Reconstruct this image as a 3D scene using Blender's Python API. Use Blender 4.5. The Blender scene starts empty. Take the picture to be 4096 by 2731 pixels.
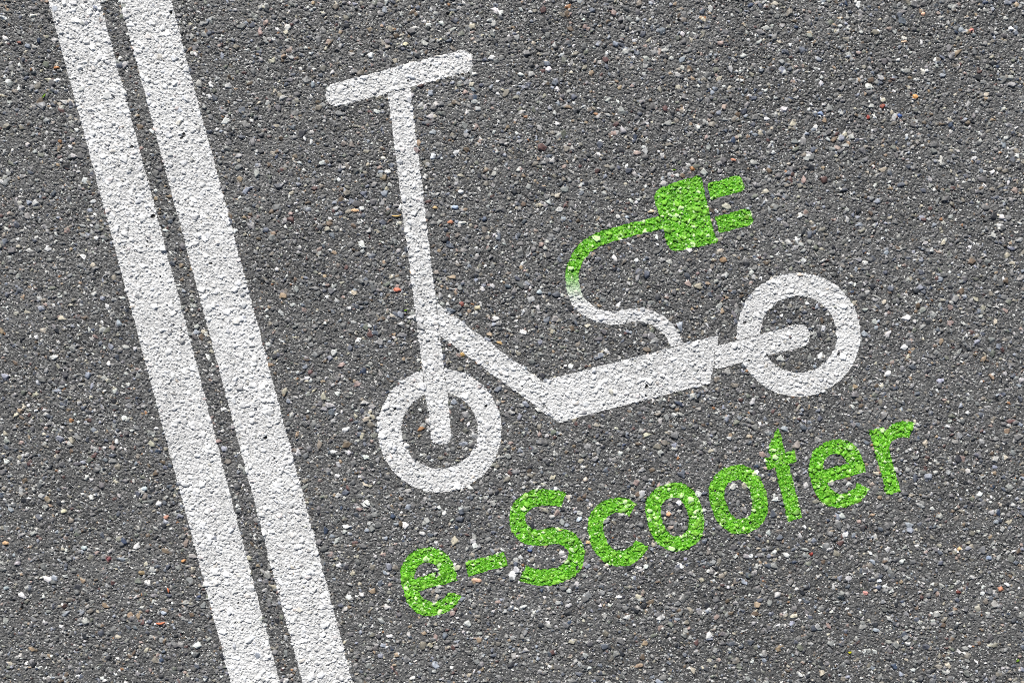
import bpy, math
import numpy as np
from mathutils import Vector

C = bpy.context.scene.collection
S = 1.8 / 4096.0                 # metres per source unit (frame is 1.8 m wide)
CX, CY = 2048.0, 1365.5
R = math.radians

# ------------------------------------------------------------------ camera, sky, sun, exposure
cam_d = bpy.data.cameras.new("camera")
cam = bpy.data.objects.new("camera", cam_d)
C.objects.link(cam)
cam.location = (0, 0, 2.2)
cam_d.sensor_width = 36
cam_d.lens = 36 * 2.2 / 1.8
cam_d.clip_start = 0.05
cam_d.clip_end = 3000
bpy.context.scene.camera = cam

SUN_EL, SUN_AZ = R(40), R(-14)   # azimuth from +Y (top of the picture), clockwise
w = bpy.data.worlds.new("World")
bpy.context.scene.world = w
w.use_nodes = True
nt = w.node_tree
sky = nt.nodes.new("ShaderNodeTexSky")
sky.sky_type = 'NISHITA'
sky.sun_disc = False
sky.sun_elevation = SUN_EL
sky.sun_rotation = SUN_AZ
sky.dust_density = 3.0
nt.links.new(sky.outputs[0], nt.nodes["Background"].inputs[0])
nt.nodes["Background"].inputs[1].default_value = 0.055

sd = bpy.data.lights.new("sun", 'SUN')
sd.energy = 4.2
sd.angle = R(4.0)
sd.color = (1.0, 0.985, 0.96)
sun = bpy.data.objects.new("sun", sd)
C.objects.link(sun)
dirv = Vector((math.sin(SUN_AZ) * math.cos(SUN_EL), math.cos(SUN_AZ) * math.cos(SUN_EL), math.sin(SUN_EL)))
sun.rotation_euler = dirv.to_track_quat('Z', 'Y').to_euler()
sun.location = dirv * 5

sc = bpy.context.scene
sc.view_settings.view_transform = 'Standard'
sc.view_settings.look = 'None'
sc.view_settings.exposure = 0.3
sc.view_settings.gamma = 1.0
sc.cycles.use_denoising = False
sc.cycles.filter_width = 0.8
sc.cycles.max_bounces = 3
sc.cycles.diffuse_bounces = 2

# ------------------------------------------------------------------ small helpers
def lin(c):
    c = np.asarray(c, dtype=np.float32) / 255.0
    return np.where(c <= 0.04045, c / 12.92, ((c + 0.055) / 1.055) ** 2.4).astype(np.float32)

def tag(o, label=None, cat=None, group=None, kind=None):
    for k, v in (("label", label), ("category", cat), ("group", group), ("kind", kind)):
        if v:
            o[k] = v
    return o

def W(x, y, z=0.0):
    return ((x - CX) * S, (CY - y) * S, z)

def mesh_obj(name, verts, tris, mat, cols=None, parent=None, origin=None, smooth=True):
    verts = np.asarray(verts, dtype=np.float32)
    tris = np.asarray(tris, dtype=np.int32)
    if origin is not None:
        verts = verts - np.asarray(origin, dtype=np.float32)
    me = bpy.data.meshes.new(name)
    n, t = len(verts), len(tris)
    me.vertices.add(n)
    me.vertices.foreach_set("co", verts.ravel())
    me.loops.add(t * 3)
    me.loops.foreach_set("vertex_index", tris.ravel())
    me.polygons.add(t)
    me.polygons.foreach_set("loop_start", np.arange(0, t * 3, 3, dtype=np.int32))
    if smooth:
        me.polygons.foreach_set("use_smooth", np.ones(t, dtype=bool))
    me.update(calc_edges=True)
    if cols is not None:
        a = me.color_attributes.new("paint", 'BYTE_COLOR', 'POINT')
        rgba = np.ones((n, 4), dtype=np.float32)
        rgba[:, :3] = np.clip(cols, 0, 1)
        a.data.foreach_set("color", rgba.ravel())
    me.materials.append(mat)
    o = bpy.data.objects.new(name, me)
    C.objects.link(o)
    if origin is not None:
        o.location = origin
    if parent is not None:
        o.parent = parent
        o.location = Vector(o.location) - Vector(parent.location)
    return o

# ------------------------------------------------------------------ materials
def surf_mat(name, rough, spec, var, bump):
    m = bpy.data.materials.new(name)
    m.use_nodes = True
    t = m.node_tree
    b = t.nodes["Principled BSDF"]
    at = t.nodes.new("ShaderNodeAttribute")
    at.attribute_name = "paint"
    geo = t.nodes.new("ShaderNodeTexCoord")
    n1 = t.nodes.new("ShaderNodeTexNoise")
    n1.inputs["Scale"].default_value = 900
    n1.inputs["Detail"].default_value = 4
    n1.inputs["Roughness"].default_value = 0.7
    t.links.new(geo.outputs["Object"], n1.inputs["Vector"])
    mr = t.nodes.new("ShaderNodeMapRange")
    mr.inputs["From Min"].default_value = 0.3
    mr.inputs["From Max"].default_value = 0.7
    mr.inputs["To Min"].default_value = 1 - var
    mr.inputs["To Max"].default_value = 1 + var
    t.links.new(n1.outputs["Fac"], mr.inputs["Value"])
    mx = t.nodes.new("ShaderNodeVectorMath")
    mx.operation = 'SCALE'
    t.links.new(at.outputs["Color"], mx.inputs[0])
    t.links.new(mr.outputs["Result"], mx.inputs["Scale"])
    t.links.new(mx.outputs["Vector"], b.inputs["Base Color"])
    b.inputs["Roughness"].default_value = rough
    b.inputs["Specular IOR Level"].default_value = spec
    bp = t.nodes.new("ShaderNodeBump")
    bp.inputs["Strength"].default_value = bump
    bp.inputs["Distance"].default_value = 0.0006
    t.links.new(n1.outputs["Fac"], bp.inputs["Height"])
    t.links.new(bp.outputs["Normal"], b.inputs["Normal"])
    return m

M_road = surf_mat("asphalt_with_aggregate", 0.55, 0.45, 0.18, 0.35)
M_white = surf_mat("white_road_paint", 0.6, 0.3, 0.05, 0.3)
M_green = surf_mat("green_road_paint", 0.6, 0.3, 0.12, 0.3)

def simple_mat(name, col, rough=0.7):
    m = bpy.data.materials.new(name)
    m.use_nodes = True
    t = m.node_tree
    b = t.nodes["Principled BSDF"]
    n = t.nodes.new("ShaderNodeTexNoise")
    n.inputs["Scale"].default_value = 300
    cr = t.nodes.new("ShaderNodeValToRGB")
    cr.color_ramp.elements[0].color = (*[v * 0.6 for v in col], 1)
    cr.color_ramp.elements[1].color = (*[min(1, v * 1.35) for v in col], 1)
    t.links.new(n.outputs["Fac"], cr.inputs["Fac"])
    t.links.new(cr.outputs["Color"], b.inputs["Base Color"])
    b.inputs["Roughness"].default_value = rough
    return m

# ------------------------------------------------------------------ the relief: one periodic tile of asphalt
G = 2.2                                     # source units per grid step (about half a rendered pixel)
NX, NY = 1920, 1296                         # periodic
X0, Y0 = CX - NX * G / 2, CY - NY * G / 2
rng = np.random.default_rng(11)

def pnoise(sigma, r=rng):
    """periodic gaussian-filtered noise, unit variance; sigma in grid steps"""
    a = r.standard_normal((NY, NX))
    fy = np.fft.fftfreq(NY)[:, None]
    fx = np.fft.rfftfreq(NX)[None, :]
    f = np.fft.rfft2(a) * np.exp(-2 * (math.pi * sigma) ** 2 * (fx ** 2 + fy ** 2))
    a = np.fft.irfft2(f, s=(NY, NX))
    return (a / a.std()).astype(np.float32)

n_a, n_b, n_c, n_d = pnoise(0.55), pnoise(1.6), pnoise(5), pnoise(22)
n_fine = rng.standard_normal((NY, NX)).astype(np.float32)
# heights in source units (1 unit = 0.44 mm)
n_e = pnoise(60)
H = (1.05 * n_a + 1.0 * n_b + 0.55 * n_c + 0.35 * n_d).astype(np.float32)
base = lin((83, 83, 82))
K = (1 + 0.18 * n_a + 0.14 * n_b + 0.07 * n_c + 0.05 * n_d + 0.07 * n_e).astype(np.float32)
COL = base[None, None, :] * np.clip(K, 0.35, 2.2)[..., None]
WORN = np.zeros((NY, NX), dtype=np.float32)   # how far the coat has worn off a stone
ISST = np.zeros((NY, NX), dtype=np.float32)
DEP = np.zeros((NY, NX), dtype=np.float32)

PAL = [((168, 168, 165), 15), ((212, 212, 208), 7), ((128, 128, 127), 25), ((128, 123, 113), 9),
       ((102, 102, 102), 26), ((90, 95, 104), 9), ((54, 56, 60), 6), ((152, 134, 112), 2.8),
       ((104, 91, 77), 3.5), ((94, 72, 69), 2.0), ((110, 113, 103), 3), ((176, 170, 153), 4),
       ((142, 147, 156), 5), ((158, 140, 132), 2.2), ((148, 110, 78), 0.4), ((60, 71, 90), 0.8)]
PC = np.array([lin(c) for c, _ in PAL])
PW = np.array([p for _, p in PAL], dtype=float)
PW /= PW.sum()

def stamp(cx, cy, a, b, ang, col, worn, top, rnd, facets=7, protr=1.0, fixed=False):
    """add stones; all arguments arrays; centre in source units, a/b half axes in source units"""
    N = len(cx)
    P = int(math.ceil(max(a.max(), b.max()) / G)) + 3
    off = np.arange(-P, P + 1)
    gx = np.round((cx - X0) / G).astype(int)
    gy = np.round((cy - Y0) / G).astype(int)
    fx = (gx[:, None] + off[None, :]) * G + X0 - cx[:, None]
    fy = (gy[:, None] + off[None, :]) * G + Y0 - cy[:, None]
    X = fx[:, None, :]
    Y = -fy[:, :, None]
    ca, sa = np.cos(ang)[:, None, None], np.sin(ang)[:, None, None]
    U = (X * ca + Y * sa) / a[:, None, None]
    V = (-X * sa + Y * ca) / b[:, None, None]
    sc_ = b[:, None, None]
    th0 = rng.uniform(0, 2 * math.pi, N)
    dmin = np.full(U.shape, 9.0)
    side = np.full(U.shape, 99.0)
    for k in range(facets):
        th = th0 + (k + rng.uniform(-0.4, 0.4, N)) * 2 * math.pi / facets
        dk = rng.uniform(0.62, 1.0, N)
        d = dk[:, None, None] - (np.cos(th)[:, None, None] * U + np.sin(th)[:, None, None] * V)
        slope = rng.uniform(0.9, 4.5, N)[:, None, None]
        dmin = np.minimum(dmin, d)
        side = np.minimum(side, d * sc_ * slope)
    tx, ty = rng.normal(0, 0.16, N), rng.normal(0, 0.16, N)
    tp = top[:, None, None]
    plane = tp + (tx[:, None, None] * X + ty[:, None, None] * Y)
    tx2, ty2 = rng.normal(0, 0.32, N), rng.normal(0, 0.32, N)
    plane = np.minimum(plane, tp * 1.15 + (tx2[:, None, None] * X + ty2[:, None, None] * Y))
    rr = np.clip(1 - U * U - V * V, 0, 1)
    round_h = tp * (0.25 + 0.9 * np.sqrt(rr))
    plane = np.where(rnd[:, None, None], np.minimum(plane * 1.1, round_h), plane)
    h = np.minimum(plane, side * 1.0 + 0.15)
    iy = (gy[:, None, None] + off[None, :, None]) % NY + 0 * off[None, None, :]
    ix = (gx[:, None, None] + off[None, None, :]) % NX + 0 * off[None, :, None]
    low = H_LOW[iy, ix]
    h = h + low * 0.6
    inside = (dmin > 0)
    # moat round each stone
    dd = dmin * sc_
    band = (dd <= 0) & (dd > -4.2)
    dv = (1 + dd / 4.2) * protr
    np.maximum.at(DEP, (iy[band], ix[band]), dv[band].astype(np.float32))
    sel = inside & ((h > H[iy, ix]) | fixed)
    idx = np.nonzero(sel)
    hv = h[idx]
    order = np.argsort(hv, kind='stable')
    n = idx[0][order]
    yy, xx = iy[idx][order], ix[idx][order]
    H[yy, xx] = hv[order]
    mott = 1 + 0.13 * n_b[yy, xx] + 0.13 * n_a[yy, xx]
    COL[yy, xx] = col[n] * np.clip(mott, 0.5, 1.5)[:, None]
    WORN[yy, xx] = worn[n]
    ISST[yy, xx] = 1

H_LOW = (0.55 * n_c + 0.35 * n_d).astype(np.float32)

def scatter(N, smin, smax, power, amin, amax, tmin, tmax, bright=1.0, facets=7, chunk=4000, wornp=0.07, protr=1.0,
            pw=PW, rnd=0.3, horiz=0.5):
    cx = rng.uniform(0, NX * G, N) + X0
    cy = rng.uniform(0, NY * G, N) + Y0
    u = rng.uniform(0, 1, N)
    a = smin * (smax / smin) ** (u ** power)
    asp = rng.uniform(amin, amax, N)
    b = a / asp
    ang = np.where(rng.uniform(0, 1, N) < horiz, rng.normal(0, 0.5, N), rng.uniform(0, math.pi, N))
    ci = rng.choice(len(pw), N, p=pw)
    col = PC[ci] * (rng.uniform(0.72, 1.2, N) * bright)[:, None]
    col = col * (1 + rng.normal(0, 0.02, (N, 3)))
    worn = np.where(rng.uniform(0, 1, N) < wornp, rng.uniform(0.45, 1, N), rng.uniform(0, 0.16, N))
    top = rng.uniform(tmin, tmax, N) * (0.35 + 0.65 * b / smax)
    rn = rng.uniform(0, 1, N) < rnd
    order = np.argsort(a)
    for s in range(0, N, chunk):
        o = order[s:s + chunk]
        stamp(cx[o], cy[o], a[o], b[o], ang[o], col[o], worn[o], top[o], rn[o], facets, protr)

# grit and slivers lying in the binder, then chippings, then the large stones
gw = PW * 0.45; gw[1] += 0.38; gw[0] += 0.17; gw /= gw.sum()
scatter(20000, 3.6, 8.0, 1.3, 2.2, 4.5, 1.0, 3.5, facets=5, chunk=8000, wornp=0.02, protr=0.5, pw=gw, horiz=0.45)
scatter(34000, 4.0, 9.0, 1.0, 1.0, 2.0, 1.8, 6.0, facets=5, chunk=6000, wornp=0.10, protr=0.9, rnd=0.12)
scatter(9500, 8.8, 17.5, 1.4, 1.05, 1.9, 3.4, 8.5, facets=5, chunk=2500, wornp=0.13, protr=1.1, rnd=0.18, horiz=0.6)
scatter(260, 15.0, 21.0, 1.2, 1.1, 1.7, 5.5, 9.5, facets=7, chunk=300, wornp=0.09, protr=1.1, rnd=0.2, horiz=0.6)
scatter(75000, 1.5, 3.2, 1.0, 1.0, 1.7, 0.8, 2.2, facets=5, chunk=20000, wornp=0.02, protr=0.15, pw=gw, rnd=0.5, bright=1.12)

# stones one can pick out in the photograph: x, y, long half axis, short half axis, angle, colour, worn
PICK = [
 (3023, 1892, 16, 11, 20, (246, 246, 242), 1.0), (2715, 2010, 12, 10, 30, (250, 250, 248), 1.0),
 (2674, 2056, 11, 10, -60, (206, 158, 122), 1.0), (2700, 961, 13, 8, -10, (22, 34, 22), 1.0),
 (1907, 2320, 18, 8, -8, (196, 160, 136), 1.0), (1690, 2134, 17, 9, -8, (186, 184, 182), 1.0),
 (2893, 1041, 16, 12, -10, (134, 112, 88), 1.0), (2935, 640, 12, 7, -10, (206, 146, 118), 1.0),
 (2768, 675, 11, 9, -10, (150, 106, 66), 1.0), (2507, 664, 9, 8, 40, (236, 236, 232), 1.0),
 (2603, 847, 15, 7, 10, (212, 190, 160), 1.0), (1590, 1159, 15, 10, -8, (196, 116, 92), 1.0),
 (1847, 1216, 14, 9, -50, (130, 74, 66), 1.0), (1911, 1232, 13, 9, 20, (204, 192, 160), 1.0),
 (1984, 1274, 17, 10, -5, (208, 206, 202), 1.0), (2031, 1146, 15, 10, -12, (66, 76, 84), 1.0),
 (2156, 1169, 12, 10, 0, (164, 176, 182), 1.0), (1996, 1370, 13, 7, -8, (190, 160, 112), 1.0),
 (1851, 1418, 11, 8, -50, (186, 152, 92), 1.0), (228, 321, 12, 10, 20, (246, 246, 240), 1.0),
 (225, 272, 11, 7, 5, (196, 138, 92), 1.0), (156, 161, 8, 13, -10, (38, 52, 72), 1.0),
 (109, 186, 15, 9, -20, (146, 152, 162), 1.0), (77, 172, 13, 7, -15, (118, 76, 66), 1.0),
 (133, 64, 18, 7, 5, (216, 214, 200), 1.0), (103, 297, 15, 9, 5, (58, 64, 66), 1.0),
 (134, 292, 12, 9, 15, (52, 58, 62), 1.0), (13, 72, 14, 8, -20, (222, 226, 226), 1.0),
 (579, 1955, 13, 10, 10, (204, 216, 220), 1.0), (336, 2190, 14, 10, -15, (176, 188, 188), 1.0),
 (256, 2044, 12, 10, 20, (188, 184, 156), 1.0), (437, 2233, 9, 9, 0, (120, 66, 70), 1.0),
 (665, 2067, 12, 10, 0, (196, 146, 126), 1.0), (23, 2172, 15, 9, 5, (206, 170, 130), 1.0),
 (734, 2242, 12, 7, 15, (190, 140, 92), 1.0), (655, 2451, 13, 10, 0, (160, 168, 178), 1.0),
 (25, 2350, 12, 9, 5, (170, 182, 184), 1.0), (567, 2290, 14, 10, 5, (128, 112, 84), 1.0),
 (3515, 2349, 14, 10, -10, (92, 98, 112), 1.0), (3364, 2388, 20, 9, -5, (46, 56, 62), 1.0),
 (3245, 2215, 10, 8, 20, (150, 54, 44), 1.0), (3632, 2572, 14, 10, 0, (188, 188, 186), 1.0),
 (4003, 2354, 15, 11, -15, (166, 116, 90), 1.0), (3837, 2194, 10, 10, 0, (214, 180, 132), 1.0),
 (3833, 2368, 11, 9, 0, (104, 54, 48), 1.0), (3956, 2231, 14, 10, 25, (120, 132, 152), 1.0),
 (3463, 2370, 12, 9, -30, (214, 156, 146), 1.0), (3517, 2322, 11, 7, 0, (232, 238, 244), 1.0),
 (3660, 387, 14, 9, -15, (222, 164, 102), 1.0), (3692, 290, 16, 8, -60, (206, 202, 192), 1.0),
 (4044, 115, 10, 8, 0, (244, 244, 246), 1.0), (3598, 463, 10, 9, 0, (62, 88, 140), 1.0),
 (3283, 455, 14, 9, -15, (150, 166, 196), 1.0), (3531, 424, 11, 10, 30, (136, 76, 62), 1.0),
 (3617, 167, 13, 6, 5, (220, 190, 160), 1.0), (3693, 57, 11, 9, 0, (222, 178, 150), 1.0),
 (3886, 121, 10, 7, 15, (206, 132, 124), 1.0), (3472, 470, 7, 10, 0, (150, 62, 54), 1.0),
 (1551, 688, 12, 10, 20, (236, 234, 226), 1.0), (1533, 633, 13, 11, -30, (206, 202, 190), 1.0),
 (1421, 842, 13, 8, 0, (212, 172, 134), 1.0), (1740, 831, 11, 7, 0, (206, 176, 130), 1.0),
 (1803, 889, 12, 9, 0, (178, 122, 94), 1.0), (1850, 893, 16, 7, 0, (220, 218, 206), 1.0),
 (1938, 877, 10, 9, 0, (86, 96, 112), 1.0), (1821, 829, 13, 9, 0, (176, 192, 214), 1.0),
 (1844, 768, 11, 9, 0, (236, 238, 238), 1.0), (1732, 625, 11, 13, -30, (206, 210, 214), 1.0),
 (2052, 2415, 0.1, 0.1, 0, (0, 0, 0), 1.0),
 (1398, 451, 1, 1, 0, (0, 0, 0), 1.0), (1622, 178, 12, 9, -10, (222, 214, 180), 1.0),
 (2120, 2200, 12, 7, 0, (66, 86, 130), 1.0), (2249, 2211, 15, 10, 10, (190, 188, 184), 1.0),
 (2318, 2076, 15, 9, 20, (204, 216, 226), 1.0), (2354, 2168, 10, 7, -10, (220, 182, 136), 1.0),
]
PICK = [p for p in PICK if p[2] > 4]
pa = np.array([[p[0], p[1], p[2] * 1.12, p[3] * 1.12, R(p[4]), p[6]] for p in PICK])
stamp(pa[:, 0], pa[:, 1], pa[:, 2], pa[:, 3], pa[:, 4], np.array([lin(p[5]) for p in PICK]), pa[:, 5],
      np.full(len(PICK), 6.5), rng.uniform(0, 1, len(PICK)) < 0.4, 8, 1.0, fixed=True)

H -= DEP * (1 - ISST) * 3.0
# small pits where stones have come out
hole_n = pnoise(3.0)
pit = np.clip(hole_n - 2.75, 0, 1)
H -= pit * 7
COL *= (1 - 0.45 * np.clip(pit * 3, 0, 1))[..., None]
Z = (H * S).astype(np.float32)

# paint colours: the coat over binder and over stones, worn here and there
lum = COL @ np.array([0.3, 0.6, 0.1], dtype=np.float32)
tint = COL / np.maximum(lum, 1e-4)[..., None]
tone = np.clip((lum - 0.08) / 0.6, 0, 1) ** 0.6
wdirt = 1 + 0.07 * n_b + 0.09 * n_a + 0.035 * n_d + 0.02 * n_e
wh = np.where(ISST > 0, 0.62 + 0.27 * tone, 0.53)[..., None] * wdirt[..., None] * np.array([1.0, 1.0, 0.985])
wh = wh * (0.90 + 0.10 * np.clip(tint, 0.6, 1.5))
expo = np.clip(COL * 1.5, 0, 0.9)
wf = (WORN * (ISST > 0))[..., None]
wf = np.where(wf > 0.3, wf * 0.75, wf * 0.6)
PWHITE = (wh * (1 - wf) + expo * wf).astype(np.float32)
g0, g1 = lin((82, 152, 24)), lin((142, 198, 74))
gmix = np.where(ISST > 0, 0.16 + 1.0 * tone, 0.05 + 0.18 * n_a)[..., None]
gr = g0 * (1 - gmix) + g1 * gmix
gr = gr * (1 + 0.16 * n_a + 0.12 * n_b + 0.05 * n_c)[..., None]
spk = ((ISST > 0) & (lum > 0.33))[..., None] * 0.6
gr = gr * (1 - spk) + lin((222, 244, 196)) * spk
gwf = np.where(WORN > 0.3, 0.45 * WORN, 0.0)[..., None] * (ISST > 0)[..., None]
gex = np.clip(COL * 1.3, 0, 0.9) * np.array([0.8, 1.1, 0.5])
PGREEN = np.clip(gr * (1 - gwf) + gex * gwf, 0, 0.95).astype(np.float32)

# ------------------------------------------------------------------ road surface
ii, jj = np.meshgrid(np.arange(NX + 1), np.arange(NY + 1))
vx = ((ii * G + X0 - CX) * S).astype(np.float32)
vy = ((CY - (jj * G + Y0)) * S).astype(np.float32)
vz = Z[jj % NY, ii % NX]
V = np.stack([vx.ravel(), vy.ravel(), vz.ravel()], 1)
cg = COL[jj % NY, ii % NX].reshape(-1, 3)
q = (jj[:-1, :-1] * (NX + 1) + ii[:-1, :-1]).ravel()
T = np.concatenate([np.stack([q, q + NX + 1, q + NX + 2], 1), np.stack([q, q + NX + 2, q + 1], 1)])
road = mesh_obj("road", V, T, M_road, cg, smooth=False)
tag(road, "dark grey asphalt surface with mixed light and brown stones set in it", None, None, "structure")
TW, TH = NX * G * S, NY * G * S
for a in (-1, 0, 1):
    for b in (-1, 0, 1):
        if a or b:
            c = road.copy()
            C.objects.link(c)
            c.location = (a * TW, b * TH, 0)
del V, T, cg, q

# the wide ground beyond, same asphalt by nodes
def far_mat():
    m = bpy.data.materials.new("far_asphalt")
    m.use_nodes = True
    t = m.node_tree
    b = t.nodes["Principled BSDF"]
    tc = t.nodes.new("ShaderNodeTexCoord")
    vo = t.nodes.new("ShaderNodeTexVoronoi")
    vo.inputs["Scale"].default_value = 75
    t.links.new(tc.outputs["Object"], vo.inputs["Vector"])
    sep = t.nodes.new("ShaderNodeSeparateColor")
    t.links.new(vo.outputs["Color"], sep.inputs[0])
    cr = t.nodes.new("ShaderNodeValToRGB")
    e = cr.color_ramp.elements
    cr.color_ramp.interpolation = 'CONSTANT'
    e[0].color = (*base, 1)
    e[1].position = 0.55; e[1].color = (0.30, 0.29, 0.27, 1)
    for p, c in ((0.68, (0.16, 0.15, 0.14)), (0.8, (0.52, 0.51, 0.49)), (0.88, (0.12, 0.13, 0.17)), (0.94, (0.42, 0.27, 0.16))):
        x = e.new(p); x.color = (*c, 1)
    t.links.new(sep.outputs[0], cr.inputs["Fac"])
    lt = t.nodes.new("ShaderNodeMath"); lt.operation = 'LESS_THAN'; lt.inputs[1].default_value = 0.36
    t.links.new(vo.outputs["Distance"], lt.inputs[0])
    mx = t.nodes.new("ShaderNodeMix"); mx.data_type = 'RGBA'
    mx.inputs["A"].default_value = (*base, 1)
    t.links.new(lt.outputs[0], mx.inputs["Factor"])
    t.links.new(cr.outputs["Color"], mx.inputs["B"])
    t.links.new(mx.outputs["Result"], b.inputs["Base Color"])
    b.inputs["Roughness"].default_value = 0.6
    bp = t.nodes.new("ShaderNodeBump"); bp.invert = True
    bp.inputs["Distance"].default_value = 0.004
    t.links.new(vo.outputs["Distance"], bp.inputs["Height"])
    t.links.new(bp.outputs["Normal"], b.inputs["Normal"])
    return m
D = 600.0
gnd = mesh_obj("ground", [(-D, -D, -0.012), (D, -D, -0.012), (D, D, -0.012), (-D, D, -0.012)],
               [(0, 1, 2), (0, 2, 3)], far_mat(), smooth=False)
tag(gnd, "asphalt reaching to the horizon", None, None, "structure")

# ------------------------------------------------------------------ signed distances of outlines
def spline(pts, closed=True, n=7):
    """pts: (x, y) smooth or (x, y, 1) corner; Catmull-Rom between, broken at corners"""
    P = [np.array(p[:2], float) for p in pts]
    cor = [len(p) > 2 for p in pts]
    N = len(P)
    out = []
    for k in range(N if closed else N - 1):
        p1, p2 = P[k], P[(k + 1) % N]
        if cor[k] and cor[(k + 1) % N]:
            out.append(p1)
            continue
        p0 = P[k - 1] if (closed or k > 0) and not cor[k] else p1 - (p2 - p1)
        p3 = P[(k + 2) % N] if (closed or k + 2 < N) and not cor[(k + 1) % N] else p2 + (p2 - p1)
        if cor[k]:
            p0 = p1
        if cor[(k + 1) % N]:
            p3 = p2
        for i in range(n):
            t = i / n
            out.append(0.5 * (2 * p1 + (p2 - p0) * t + (2 * p0 - 5 * p1 + 4 * p2 - p3) * t * t
                              + (3 * p1 - p0 - 3 * p2 + p3) * t ** 3))
    if not closed:
        out.append(P[-1])
    return np.array(out)

def sd_poly(poly):
    poly = np.asarray(poly, float)
    def f(x, y):
        d = np.full(x.shape, 1e18)
        s = np.zeros(x.shape, bool)
        n = len(poly)
        for i in range(n):
            ax, ay = poly[i]; bx, by = poly[(i + 1) % n]
            ex, ey = bx - ax, by - ay
            L = ex * ex + ey * ey
            if L < 1e-9:
                continue
            wx, wy = x - ax, y - ay
            t = np.clip((wx * ex + wy * ey) / L, 0, 1)
            d = np.minimum(d, (wx - ex * t) ** 2 + (wy - ey * t) ** 2)
            c = (ay > y) != (by > y)
            s ^= c & (x < (bx - ax) * (y - ay) / (by - ay if by != ay else 1e-9) + ax)
        d = np.sqrt(d)
        return np.where(s, -d, d)
    f.box = (poly[:, 0].min(), poly[:, 0].max(), poly[:, 1].min(), poly[:, 1].max())
    return f

def sd_line(line, r):
    line = np.asarray(line, float)
    def f(x, y):
        d = np.full(x.shape, 1e18)
        for i in range(len(line) - 1):
            ax, ay = line[i]; bx, by = line[i + 1]
            ex, ey = bx - ax, by - ay
            L = ex * ex + ey * ey
            if L < 1e-9:
                continue
            wx, wy = x - ax, y - ay
            t = np.clip((wx * ex + wy * ey) / L, 0, 1)
            d = np.minimum(d, (wx - ex * t) ** 2 + (wy - ey * t) ** 2)
        return np.sqrt(d) - r
    f.box = (line[:, 0].min() - r, line[:, 0].max() + r, line[:, 1].min() - r, line[:, 1].max() + r)
    return f

def sd_ring(cx, cy, r0, r1):
    def f(x, y):
        d = np.hypot(x - cx, y - cy)
        return np.maximum(d - r1, r0 - d)
    f.box = (cx - r1, cx + r1, cy - r1, cy + r1)
    return f

def minus(f, *others):
    def g(x, y):
        d = f(x, y)
        for o in others:
            d = np.maximum(d, -o(x, y))
        return d
    g.box = f.box
    return g

COAT = 0.9    # the coat stands this much above the road (source units, 0.4 mm)

def coat_mesh(f, colfn):
    """marching triangles over the road's own triangulation"""
    x0, x1, y0, y1 = f.box
    i0, i1 = int((x0 - X0) // G) - 2, int((x1 - X0) // G) + 3
    j0, j1 = int((y0 - Y0) // G) - 2, int((y1 - Y0) // G) + 3
    I, J = np.meshgrid(np.arange(i0, i1 + 1), np.arange(j0, j1 + 1))
    x, y = I * G + X0, J * G + Y0
    d = f(x, y)
    jm, im = J % NY, I % NX
    d = d + 1.3 * n_b[jm, im] + 1.0 * n_a[jm, im] + 0.8 * n_c[jm, im] - 0.8
    d = np.maximum(d, (hole_n[jm, im] - 2.85) * 8)
    z = Z[J % NY, I % NX]
    c = colfn(I % NX, J % NY, x, y)
    w = I.shape[1]
    P = np.stack([x.ravel(), y.ravel(), (z.ravel() / S + COAT), d.ravel()], 1)
    P = np.concatenate([P, c.reshape(-1, 3)], 1)
    q = ((J[:-1, :-1] - j0) * w + (I[:-1, :-1] - i0)).ravel()
    T = np.concatenate([np.stack([q, q + w, q + w + 1], 1), np.stack([q, q + w + 1, q + 1], 1)])
    dd = P[:, 3]
    ins = dd[T] <= 0
    cnt = ins.sum(1)
    full = T[cnt == 3]
    verts = [P]
    nv = len(P)
    tris = [full]
    def cut(a, b):
        t = (dd[a] / (dd[a] - dd[b]))[:, None]
        return P[a] * (1 - t) + P[b] * t
    for want in (1, 2):
        m = cnt == want
        t3, in3 = T[m], ins[m]
        lone = np.argmax(in3, 1) if want == 1 else np.argmin(in3, 1)
        r = np.arange(len(t3))
        a, b, cc = t3[r, lone], t3[r, (lone + 1) % 3], t3[r, (lone + 2) % 3]
        ab, ac = cut(a, b), cut(a, cc)
        n = len(a)
        iab = nv + np.arange(n); iac = nv + n + np.arange(n)
        verts += [ab, ac]
        nv += 2 * n
        if want == 1:
            tris.append(np.stack([a, iab, iac], 1))
        else:
            tris += [np.stack([iab, b, cc], 1), np.stack([iab, cc, iac], 1)]
    Vv = np.concatenate(verts)
    Tt = np.concatenate(tris)
    used, inv = np.unique(Tt, return_inverse=True)
    Vv = Vv[used]
    Tt = inv.reshape(-1, 3)
    # weld equal points
    key = np.round(Vv[:, :2] * 200).astype(np.int64)
    key = key[:, 0] * 100000000 + key[:, 1]
    _, first, inv2 = np.unique(key, return_index=True, return_inverse=True)
    Vv = Vv[first]
    Tt = inv2.reshape(-1)[Tt]
    Tt = Tt[(Tt[:, 0] != Tt[:, 1]) & (Tt[:, 1] != Tt[:, 2]) & (Tt[:, 0] != Tt[:, 2])]
    xyz = np.stack([(Vv[:, 0] - CX) * S, (CY - Vv[:, 1]) * S, Vv[:, 2] * S], 1)
    return xyz, Tt, Vv[:, 4:7]

def c_white(i, j, x, y):
    return PWHITE[j, i]

def c_green(i, j, x, y):
    return PGREEN[j, i]

def c_cable(i, j, x, y):
    t = np.clip((y - 1075) / (1222 - 1075), 0, 1)
    t = t * t * (3 - 2 * t)
    t = np.where((y > 1222), 1.0, t)[..., None]
    return PGREEN[j, i] * (1 - t) + PWHITE[j, i] * t

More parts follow.
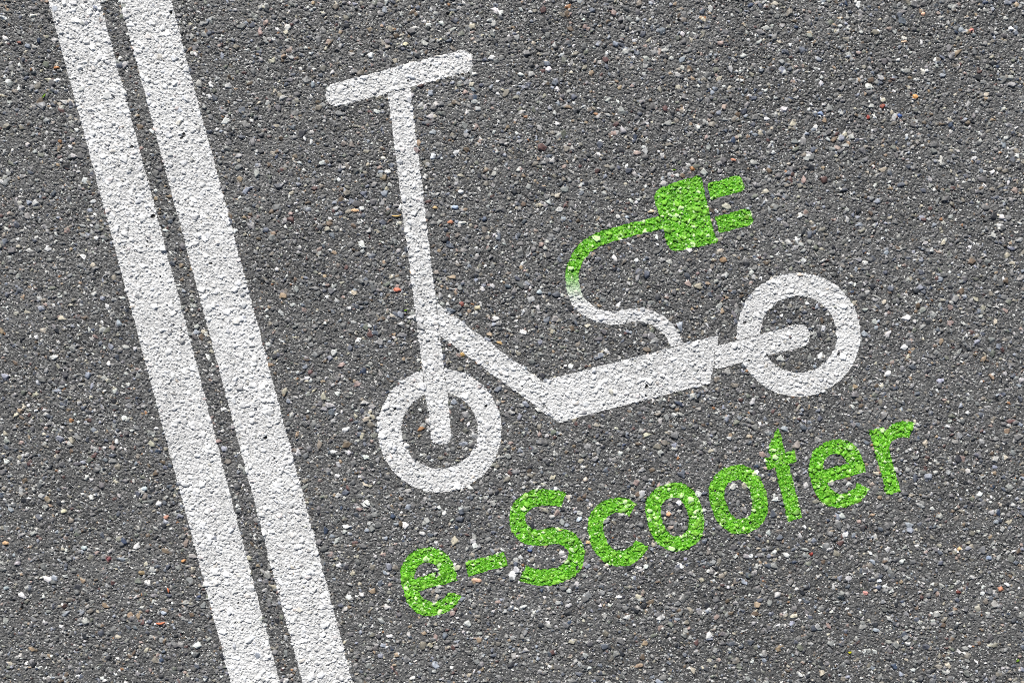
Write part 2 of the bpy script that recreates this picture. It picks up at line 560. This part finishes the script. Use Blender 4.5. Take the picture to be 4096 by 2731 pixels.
def coat(name, f, colfn, mat, parent=None, origin=None):
    v, t, c = coat_mesh(f, colfn)
    if origin is None and parent is not None:
        origin = tuple(parent.location)
    return mesh_obj(name, v, t, mat, c, parent, origin, smooth=False)

def empty(name, x, y):
    o = bpy.data.objects.new(name, None)
    o.empty_display_size = 0.05
    o.location = W(x, y, 0)
    C.objects.link(o)
    return o

# ------------------------------------------------------------------ the two long edge lines
def stripe(l, r, label):
    def ext(a, b, y):
        return a[0] + (b[0] - a[0]) * (y - a[1]) / (b[1] - a[1])
    yt, yb = Y0 - NY * G + 30, Y0 + 2 * NY * G - 30
    poly = [(ext(l[0], l[1], yt), yt), l[0], l[1], l[2], (ext(l[1], l[2], yb), yb),
            (ext(r[1], r[2], yb), yb), r[2], r[1], r[0], (ext(r[0], r[1], yt), yt)]
    f = sd_poly(poly)
    o = coat("painted_line", f, c_white, M_white, None, W((l[1][0] + r[1][0]) / 2, CY, 0))
    tag(o, label, "road line", "parallel white edge lines")
    return o
L1 = ((193, 0), (560, 1365), (926, 2731)); R1 = ((397.7, 0), (762, 1365), (1119, 2731))
L2 = ((479, 0), (847, 1365), (1211, 2731)); R2 = ((682.5, 0), (1048, 1365), (1411, 2731))
stripe(L1, R1, "long white painted road line, outer of the pair, farther from the scooter symbol")
stripe(L2, R2, "long white painted road line, inner of the pair, closer to the scooter symbol")

# ------------------------------------------------------------------ scooter pictogram
sym = empty("scooter_symbol", 2300, 1400)
tag(sym, "white painted kick scooter symbol with cable ending in a green plug", "road marking")

handlebar = sd_line([(1347.9, 379.5), (1846.1, 247.9)], 45.6)
wheel_f = sd_ring(1758.7, 1720, 154, 247)
wheel_r = sd_ring(3193.2, 1338, 153.8, 247)
fork_end = [(1727.9, 1754, 1), (1731, 1762), (1741, 1770), (1760, 1775), (1785, 1771), (1800, 1761), (1804.9, 1748, 1)]
stem_poly = [(1544, 300, 1), (1552, 372, 1), (1640, 1080, 1), (1689, 1474, 1), (1701, 1577, 1)] + fork_end + \
            [(1791.5, 1580, 1), (1773.7, 1471.7, 1), (1761.2, 1350, 1), (1742.6, 1208, 1), (1641, 348, 1), (1636, 290, 1)]
stem = sd_poly(spline(stem_poly, True, 5))
brace = sd_poly([(1700, 1175), (1742.6, 1208), (1851.6, 1290), (2168, 1525.5), (2212, 1606), (2231, 1686), (2012, 1526.5),
                 (1877, 1427), (1811.4, 1378), (1764, 1343), (1700, 1300)])
deck = sd_poly([(2168, 1525.5), (2518, 1433.5), (2868.7, 1341), (2871, 1376), (2852, 1470), (2840.5, 1532.5), (2487, 1622),
                (2264, 1680), (2243, 1688), (2226, 1684), (2160, 1600)])
arm = sd_line([(2862, 1430.5), (3194.5, 1343)], 44.6)
def arm_cut(x, y):      # the arm starts square at the deck
    return np.maximum(arm(x, y), 2858 - x)
arm_cut.box = arm.box
cable_pts = [(2655, 887), (2519, 920.4), (2446, 941), (2393, 958), (2355.7, 981), (2325.5, 1008), (2302, 1048.5),
             (2289.4, 1091), (2290, 1131), (2298, 1170), (2320, 1214), (2357, 1244.5), (2392.5, 1261.8),
             (2453.6, 1273), (2494, 1267.7), (2531.5, 1259), (2574, 1260), (2617, 1274.3), (2654.5, 1298.4),
             (2683, 1329.5), (2702, 1366), (2714, 1410)]
cable = sd_line(spline(cable_pts, False, 6), 26.0)
def m2(x, y, s=0.34014, ox=2400, oy=600):
    return (ox + x * s, oy + y * s)
plug_pts = [(645, 575), (650, 520), (672, 482), (720, 450), (800, 412), (900, 375), (1000, 343), (1120, 312), (1168, 312),
            (1190, 340), (1220, 470), (1290, 772), (1350, 1000), (1382, 1052), (1370, 1086), (1300, 1105), (1180, 1132),
            (1000, 1168), (905, 1187), (845, 1172), (805, 1130), (778, 1060), (740, 930), (690, 760)]
plug = sd_poly(spline([m2(*p) for p in plug_pts], True, 6))
prong1 = sd_poly(spline([(*m2(1252, 397), 1), (*m2(1600, 302), 1), m2(1640, 310), m2(1668, 345), m2(1690, 415),
                         m2(1684, 465), m2(1640, 495), (*m2(1600, 505), 1), (*m2(1303, 580), 1)], True, 6))
prong2 = sd_poly(spline([(*m2(1357, 787), 1), (*m2(1700, 694), 1), m2(1745, 700), m2(1772, 735), m2(1795, 815),
                         m2(1788, 860), m2(1750, 886), (*m2(1710, 896), 1), (*m2(1410, 972), 1)], True, 6))

coat("handlebar", handlebar, c_white, M_white, sym)
coat("wheel", minus(wheel_f, stem), c_white, M_white, sym)
coat("wheel", minus(wheel_r, arm_cut), c_white, M_white, sym)
coat("stem", minus(stem, handlebar), c_white, M_white, sym)
coat("down_tube", minus(brace, stem, deck), c_white, M_white, sym)
coat("deck", minus(deck, arm_cut), c_white, M_white, sym)
coat("rear_arm", arm_cut, c_white, M_white, sym)
cb = coat("charging_cable", minus(cable, deck, plug), c_cable, M_white, sym)
cb["label"] = "curved cable fading from white to green"
pg = coat("plug", plug, c_green, M_green, sym)
pg["label"] = "green plug head"
for pr in (prong1, prong2):
    p = coat("prong", pr, c_green, M_green, None, tuple(sym.location))
    p.parent = pg
    p.location = (0, 0, 0)

# ------------------------------------------------------------------ lettering
def mp(pts, ox, oy, s):
    return [(ox + p[0] * s, oy + p[1] * s, *p[2:]) for p in pts]
A = (1560, 2120, 450 / 2352)
e_out = [(1408, 1040, 1), (1395, 975), (1368, 850), (1325, 715), (1262, 600), (1185, 508), (1100, 442), (1000, 396), (880, 369),
         (780, 367), (680, 378), (560, 415), (440, 490), (330, 600), (262, 710), (225, 850), (218, 970), (238, 1130), (285, 1310),
         (345, 1450), (400, 1555), (470, 1640), (560, 1715), (670, 1763), (800, 1782), (900, 1783), (1010, 1765), (1150, 1722),
         (1280, 1645), (1380, 1550), (1440, 1460), (1478, 1380, 1), (1238, 1277, 1), (1175, 1365), (1105, 1425), (1020, 1468),
         (930, 1492), (850, 1490), (765, 1463), (692, 1410), (640, 1348), (608, 1300), (590, 1268, 1)]
e_in = [(515, 1012, 1), (1045, 862, 1), (1000, 797), (950, 738), (890, 688), (800, 662), (720, 668), (640, 703), (570, 765),
        (532, 850), (516, 930)]
S_out = [(1425, 95, 1), (1350, 325, 1), (1250, 302), (1150, 290), (1050, 291), (960, 310), (880, 345), (820, 400), (790, 465),
         (790, 530), (815, 592), (870, 642), (950, 668), (1050, 670), (1150, 657), (1250, 647), (1350, 650), (1450, 673),
         (1540, 720), (1615, 787), (1668, 868), (1700, 955), (1713, 1050), (1708, 1150), (1678, 1250), (1620, 1340), (1535, 1415),
         (1430, 1470), (1330, 1510), (1230, 1537), (1130, 1548), (1000, 1545), (900, 1528), (800, 1500), (703, 1462, 1),
         (803, 1245, 1), (900, 1277), (1000, 1294), (1100, 1298), (1200, 1290), (1290, 1265), (1370, 1220), (1435, 1158),
         (1465, 1090), (1462, 1028), (1432, 970), (1380, 925), (1300, 900), (1200, 897), (1100, 910), (1000, 921), (900, 920),
         (800, 900), (720, 860), (650, 800), (600, 732), (565, 650), (545, 560), (543, 470), (556, 380), (590, 293), (640, 218),
         (710, 153), (800, 100), (900, 64), (1000, 46), (1100, 40), (1200, 44), (1310, 62)]
c_out = [(1555, 235, 1), (1390, 485, 1), (1330, 440), (1260, 412), (1180, 402), (1090, 412), (1000, 450), (920, 510), (870, 575),
         (846, 650), (846, 740), (860, 845), (890, 940), (932, 1030), (990, 1110), (1060, 1172), (1140, 1206), (1230, 1210),
         (1320, 1190), (1395, 1152), (1462, 1095), (1535, 990, 1), (1790, 1120, 1), (1750, 1208), (1685, 1300), (1600, 1385),
         (1505, 1450), (1400, 1497), (1280, 1525), (1150, 1528), (1040, 1508), (930, 1460), (825, 1390), (740, 1310), (660, 1205),
         (603, 1090), (560, 950), (532, 800), (526, 655), (550, 520), (602, 400), (680, 300), (780, 220), (900, 150), (1020, 110),
         (1150, 95), (1270, 105), (1380, 138), (1470, 180)]
o_out = [(1080, 70), (950, 76), (800, 115), (655, 200), (545, 300), (472, 410), (436, 540), (432, 680), (455, 850), (490, 985),
         (535, 1110), (590, 1220), (665, 1315), (760, 1400), (870, 1468), (980, 1503), (1110, 1507), (1260, 1475), (1400, 1410),
         (1510, 1318), (1590, 1205), (1637, 1080), (1655, 940), (1643, 780), (1608, 620), (1560, 480), (1490, 345), (1400, 228),
         (1300, 143), (1190, 90)]
o_in = [(1040, 382), (950, 392), (860, 430), (792, 490), (753, 575), (745, 680), (760, 800), (790, 910), (837, 1020), (900, 1110),
        (975, 1172), (1060, 1195), (1150, 1187), (1235, 1150), (1298, 1085), (1332, 1000), (1339, 900), (1327, 790), (1303, 685),
        (1270, 590), (1228, 508), (1170, 438), (1108, 395)]
t_out = [(472, 10, 1), (487, 28, 1), (537, 221, 1), (622, 203, 1), (643, 303, 1), (571, 323, 1), (690, 803, 1), (568, 838, 1),
         (450, 357, 1), (380, 372, 1), (357, 270, 1), (408, 258, 1), (391, 168, 1), (415, 112), (445, 58)]
r_out = [(735, 138, 1), (862, 103, 1), (878, 142, 1), (920, 100), (972, 68), (1030, 51), (1088, 55), (1140, 72, 1), (1085, 203, 1),
         (1032, 195), (980, 202), (940, 228), (918, 268), (914, 320), (925, 370, 1), (1012, 682, 1), (888, 715, 1)]

def shift(f, dx, dy):
    def g(x, y):
        return f(x - dx, y - dy)
    b = f.box
    g.box = (b[0] + dx, b[1] + dx, b[2] + dy, b[3] + dy)
    return g

e1 = minus(sd_poly(spline(mp(e_out, *A), True, 4)), sd_poly(spline(mp(e_in, *A), True, 4)))
e2 = shift(e1, 1633.1, -432.2)
Ss = sd_poly(spline(mp(S_out, 1900, 1945, 600 / 2352), True, 3))
Cc = sd_poly(spline(mp(c_out, 2250, 1970, 450 / 2352), True, 4))
oE = (2500, 1915, 450 / 2352)
o1 = minus(sd_poly(spline(mp(o_out, *oE), True, 4)), sd_poly(spline(mp(o_in, *oE), True, 4)))
o2 = shift(o1, 254.9, -69.5)
tt = sd_poly(spline(mp(t_out, 2900, 1710, 600 / 1344), True, 4))
rr_ = sd_poly(spline(mp(r_out, 3150, 1660, 600 / 1344), True, 4))
hy = sd_poly([(1860.5, 2246.3), (2017.0, 2204.8), (2030.0, 2260.8), (1875.5, 2302)])

txt = empty("painted_lettering", 2600, 2080)
tag(txt, "green painted word e-Scooter slanting up to the right below the scooter symbol", "road lettering")
for name, f, ch in (("letter", e1, "e, first in the word"), ("hyphen", hy, None), ("letter", Ss, "capital S"), ("letter", Cc, "c"),
                    ("letter", o1, "first o"), ("letter", o2, "second o"), ("letter", tt, "t"),
                    ("letter", e2, "e before the r"), ("letter", rr_, "r, last in the word")):
    o = coat(name, f, c_green, M_green, txt)
    if ch:
        o["label"] = "green letter " + ch

# ------------------------------------------------------------------ bits lying on the road
def ground_z(x, y):
    return Z[int(round((y - Y0) / G)) % NY, int(round((x - X0) / G)) % NX]

def twig(x, y, L, ang, r, mat, label, bend=0.12):
    n, k = 9, 7
    vs, ts = [], []
    ca, sa = math.cos(R(ang)), math.sin(R(ang))
    zs = max(ground_z(x + t * L / 2 * ca, y - t * L / 2 * sa) for t in (-.9, -.5, 0, .5, .9)) + r * S * 0.6
    for i in range(n + 1):
        t = i / n * 2 - 1
        rad = r * (1 - 0.75 * abs(t) ** 2.5) * (1 + 0.12 * math.sin(i * 2.3))
        px = t * L / 2
        py = bend * L * (t * t - 0.4)
        for j in range(k):
            th = 2 * math.pi * j / k
            yy = py + rad * math.cos(th)
            vs.append(((px * ca - yy * sa) * S, (px * sa + yy * ca) * S, rad * math.sin(th) * S + zs))
    for i in range(n):
        for j in range(k):
            a, b = i * k + j, i * k + (j + 1) % k
            ts += [(a, b, b + k), (a, b + k, a + k)]
    ts += [(0, j + 1, j) for j in range(1, k - 1)] + [(n * k, n * k + j, n * k + j + 1) for j in range(1, k - 1)]
    o = mesh_obj("twig", vs, ts, mat)
    o.location = W(x, y, 0)
    tag(o, label, "twig", "dry twig bits on the asphalt")
    return o

def leaf(x, y, L, Wd, ang, mat, label):
    n = 8
    vs, ts = [], []
    ca, sa = math.cos(R(ang)), math.sin(R(ang))
    z0 = ground_z(x, y) + 1.6 * S
    for i in range(n + 1):
        t = i / n
        hw = Wd / 2 * math.sin(math.pi * min(1, t * 0.98 + 0.01)) ** 0.7
        for s, dz in ((-1, 1.6), (0, 0.4), (1, 1.9)):
            px, py = (t - 0.5) * L, s * hw * (1 + 0.2 * math.sin(5 * t + s))
            vs.append(((px * ca - py * sa) * S, (px * sa + py * ca) * S, z0 + (dz * abs(s) + 2 * math.sin(math.pi * t)) * S))
    m = len(vs)
    vs += [(v[0], v[1], v[2] - 0.5 * S) for v in vs]
    for i in range(n):
        for k in range(2):
            a = i * 3 + k
            ts += [(a, a + 1, a + 4), (a, a + 4, a + 3), (m + a, m + a + 4, m + a + 1), (m + a, m + a + 3, m + a + 4)]
        for a in (i * 3, i * 3 + 2):
            ts += [(a, a + 3, m + a + 3), (a, m + a + 3, m + a)]
    o = mesh_obj("leaf_scrap", vs, ts, mat)
    o.location = W(x, y, 0)
    tag(o, label, "leaf scrap", "green and yellow leaf scraps on the asphalt")
    return o

M_tw = simple_mat("dry_straw", lin((206, 168, 98)))
M_tr = simple_mat("reddish_bark", lin((190, 112, 78)))
M_lf = simple_mat("green_leaf", lin((120, 160, 40)))
M_ly = simple_mat("yellow_leaf", lin((225, 220, 40)))
twig(1586, 864, 38, 4, 3.2, M_tw, "straw coloured twig lying across the left edge of the scooter stem")
twig(643, 2490, 36, 4, 5.0, M_tr, "reddish chip of bark on the asphalt left of the outer white line")
twig(674, 2359, 7 * 3, 105, 4.2, M_tr, "small rust red upright twig near the left white lines, above the reddish bark chip")
twig(2241, 2118, 14, 10, 2.0, M_tw, "tiny straw piece inside the lower bowl of the letter S")
leaf(178, 384, 22, 8, 55, M_lf, "yellow green leaf scrap left of the outer white line near the top")
leaf(2694, 679, 24, 7, 6, M_lf, "dark green leaf sliver on the asphalt above the plug")
leaf(3398, 2605, 14, 10, 20, M_ly, "bright yellow scrap on the asphalt near the bottom right")
leaf(4069, 2639, 14, 12, 70, M_lf, "pale green leaf scrap by the right end of the bottom edge")
leaf(1622, 1240, 12, 9, 30, M_lf, "small green scrap beside the scooter stem just above the down tube joint")
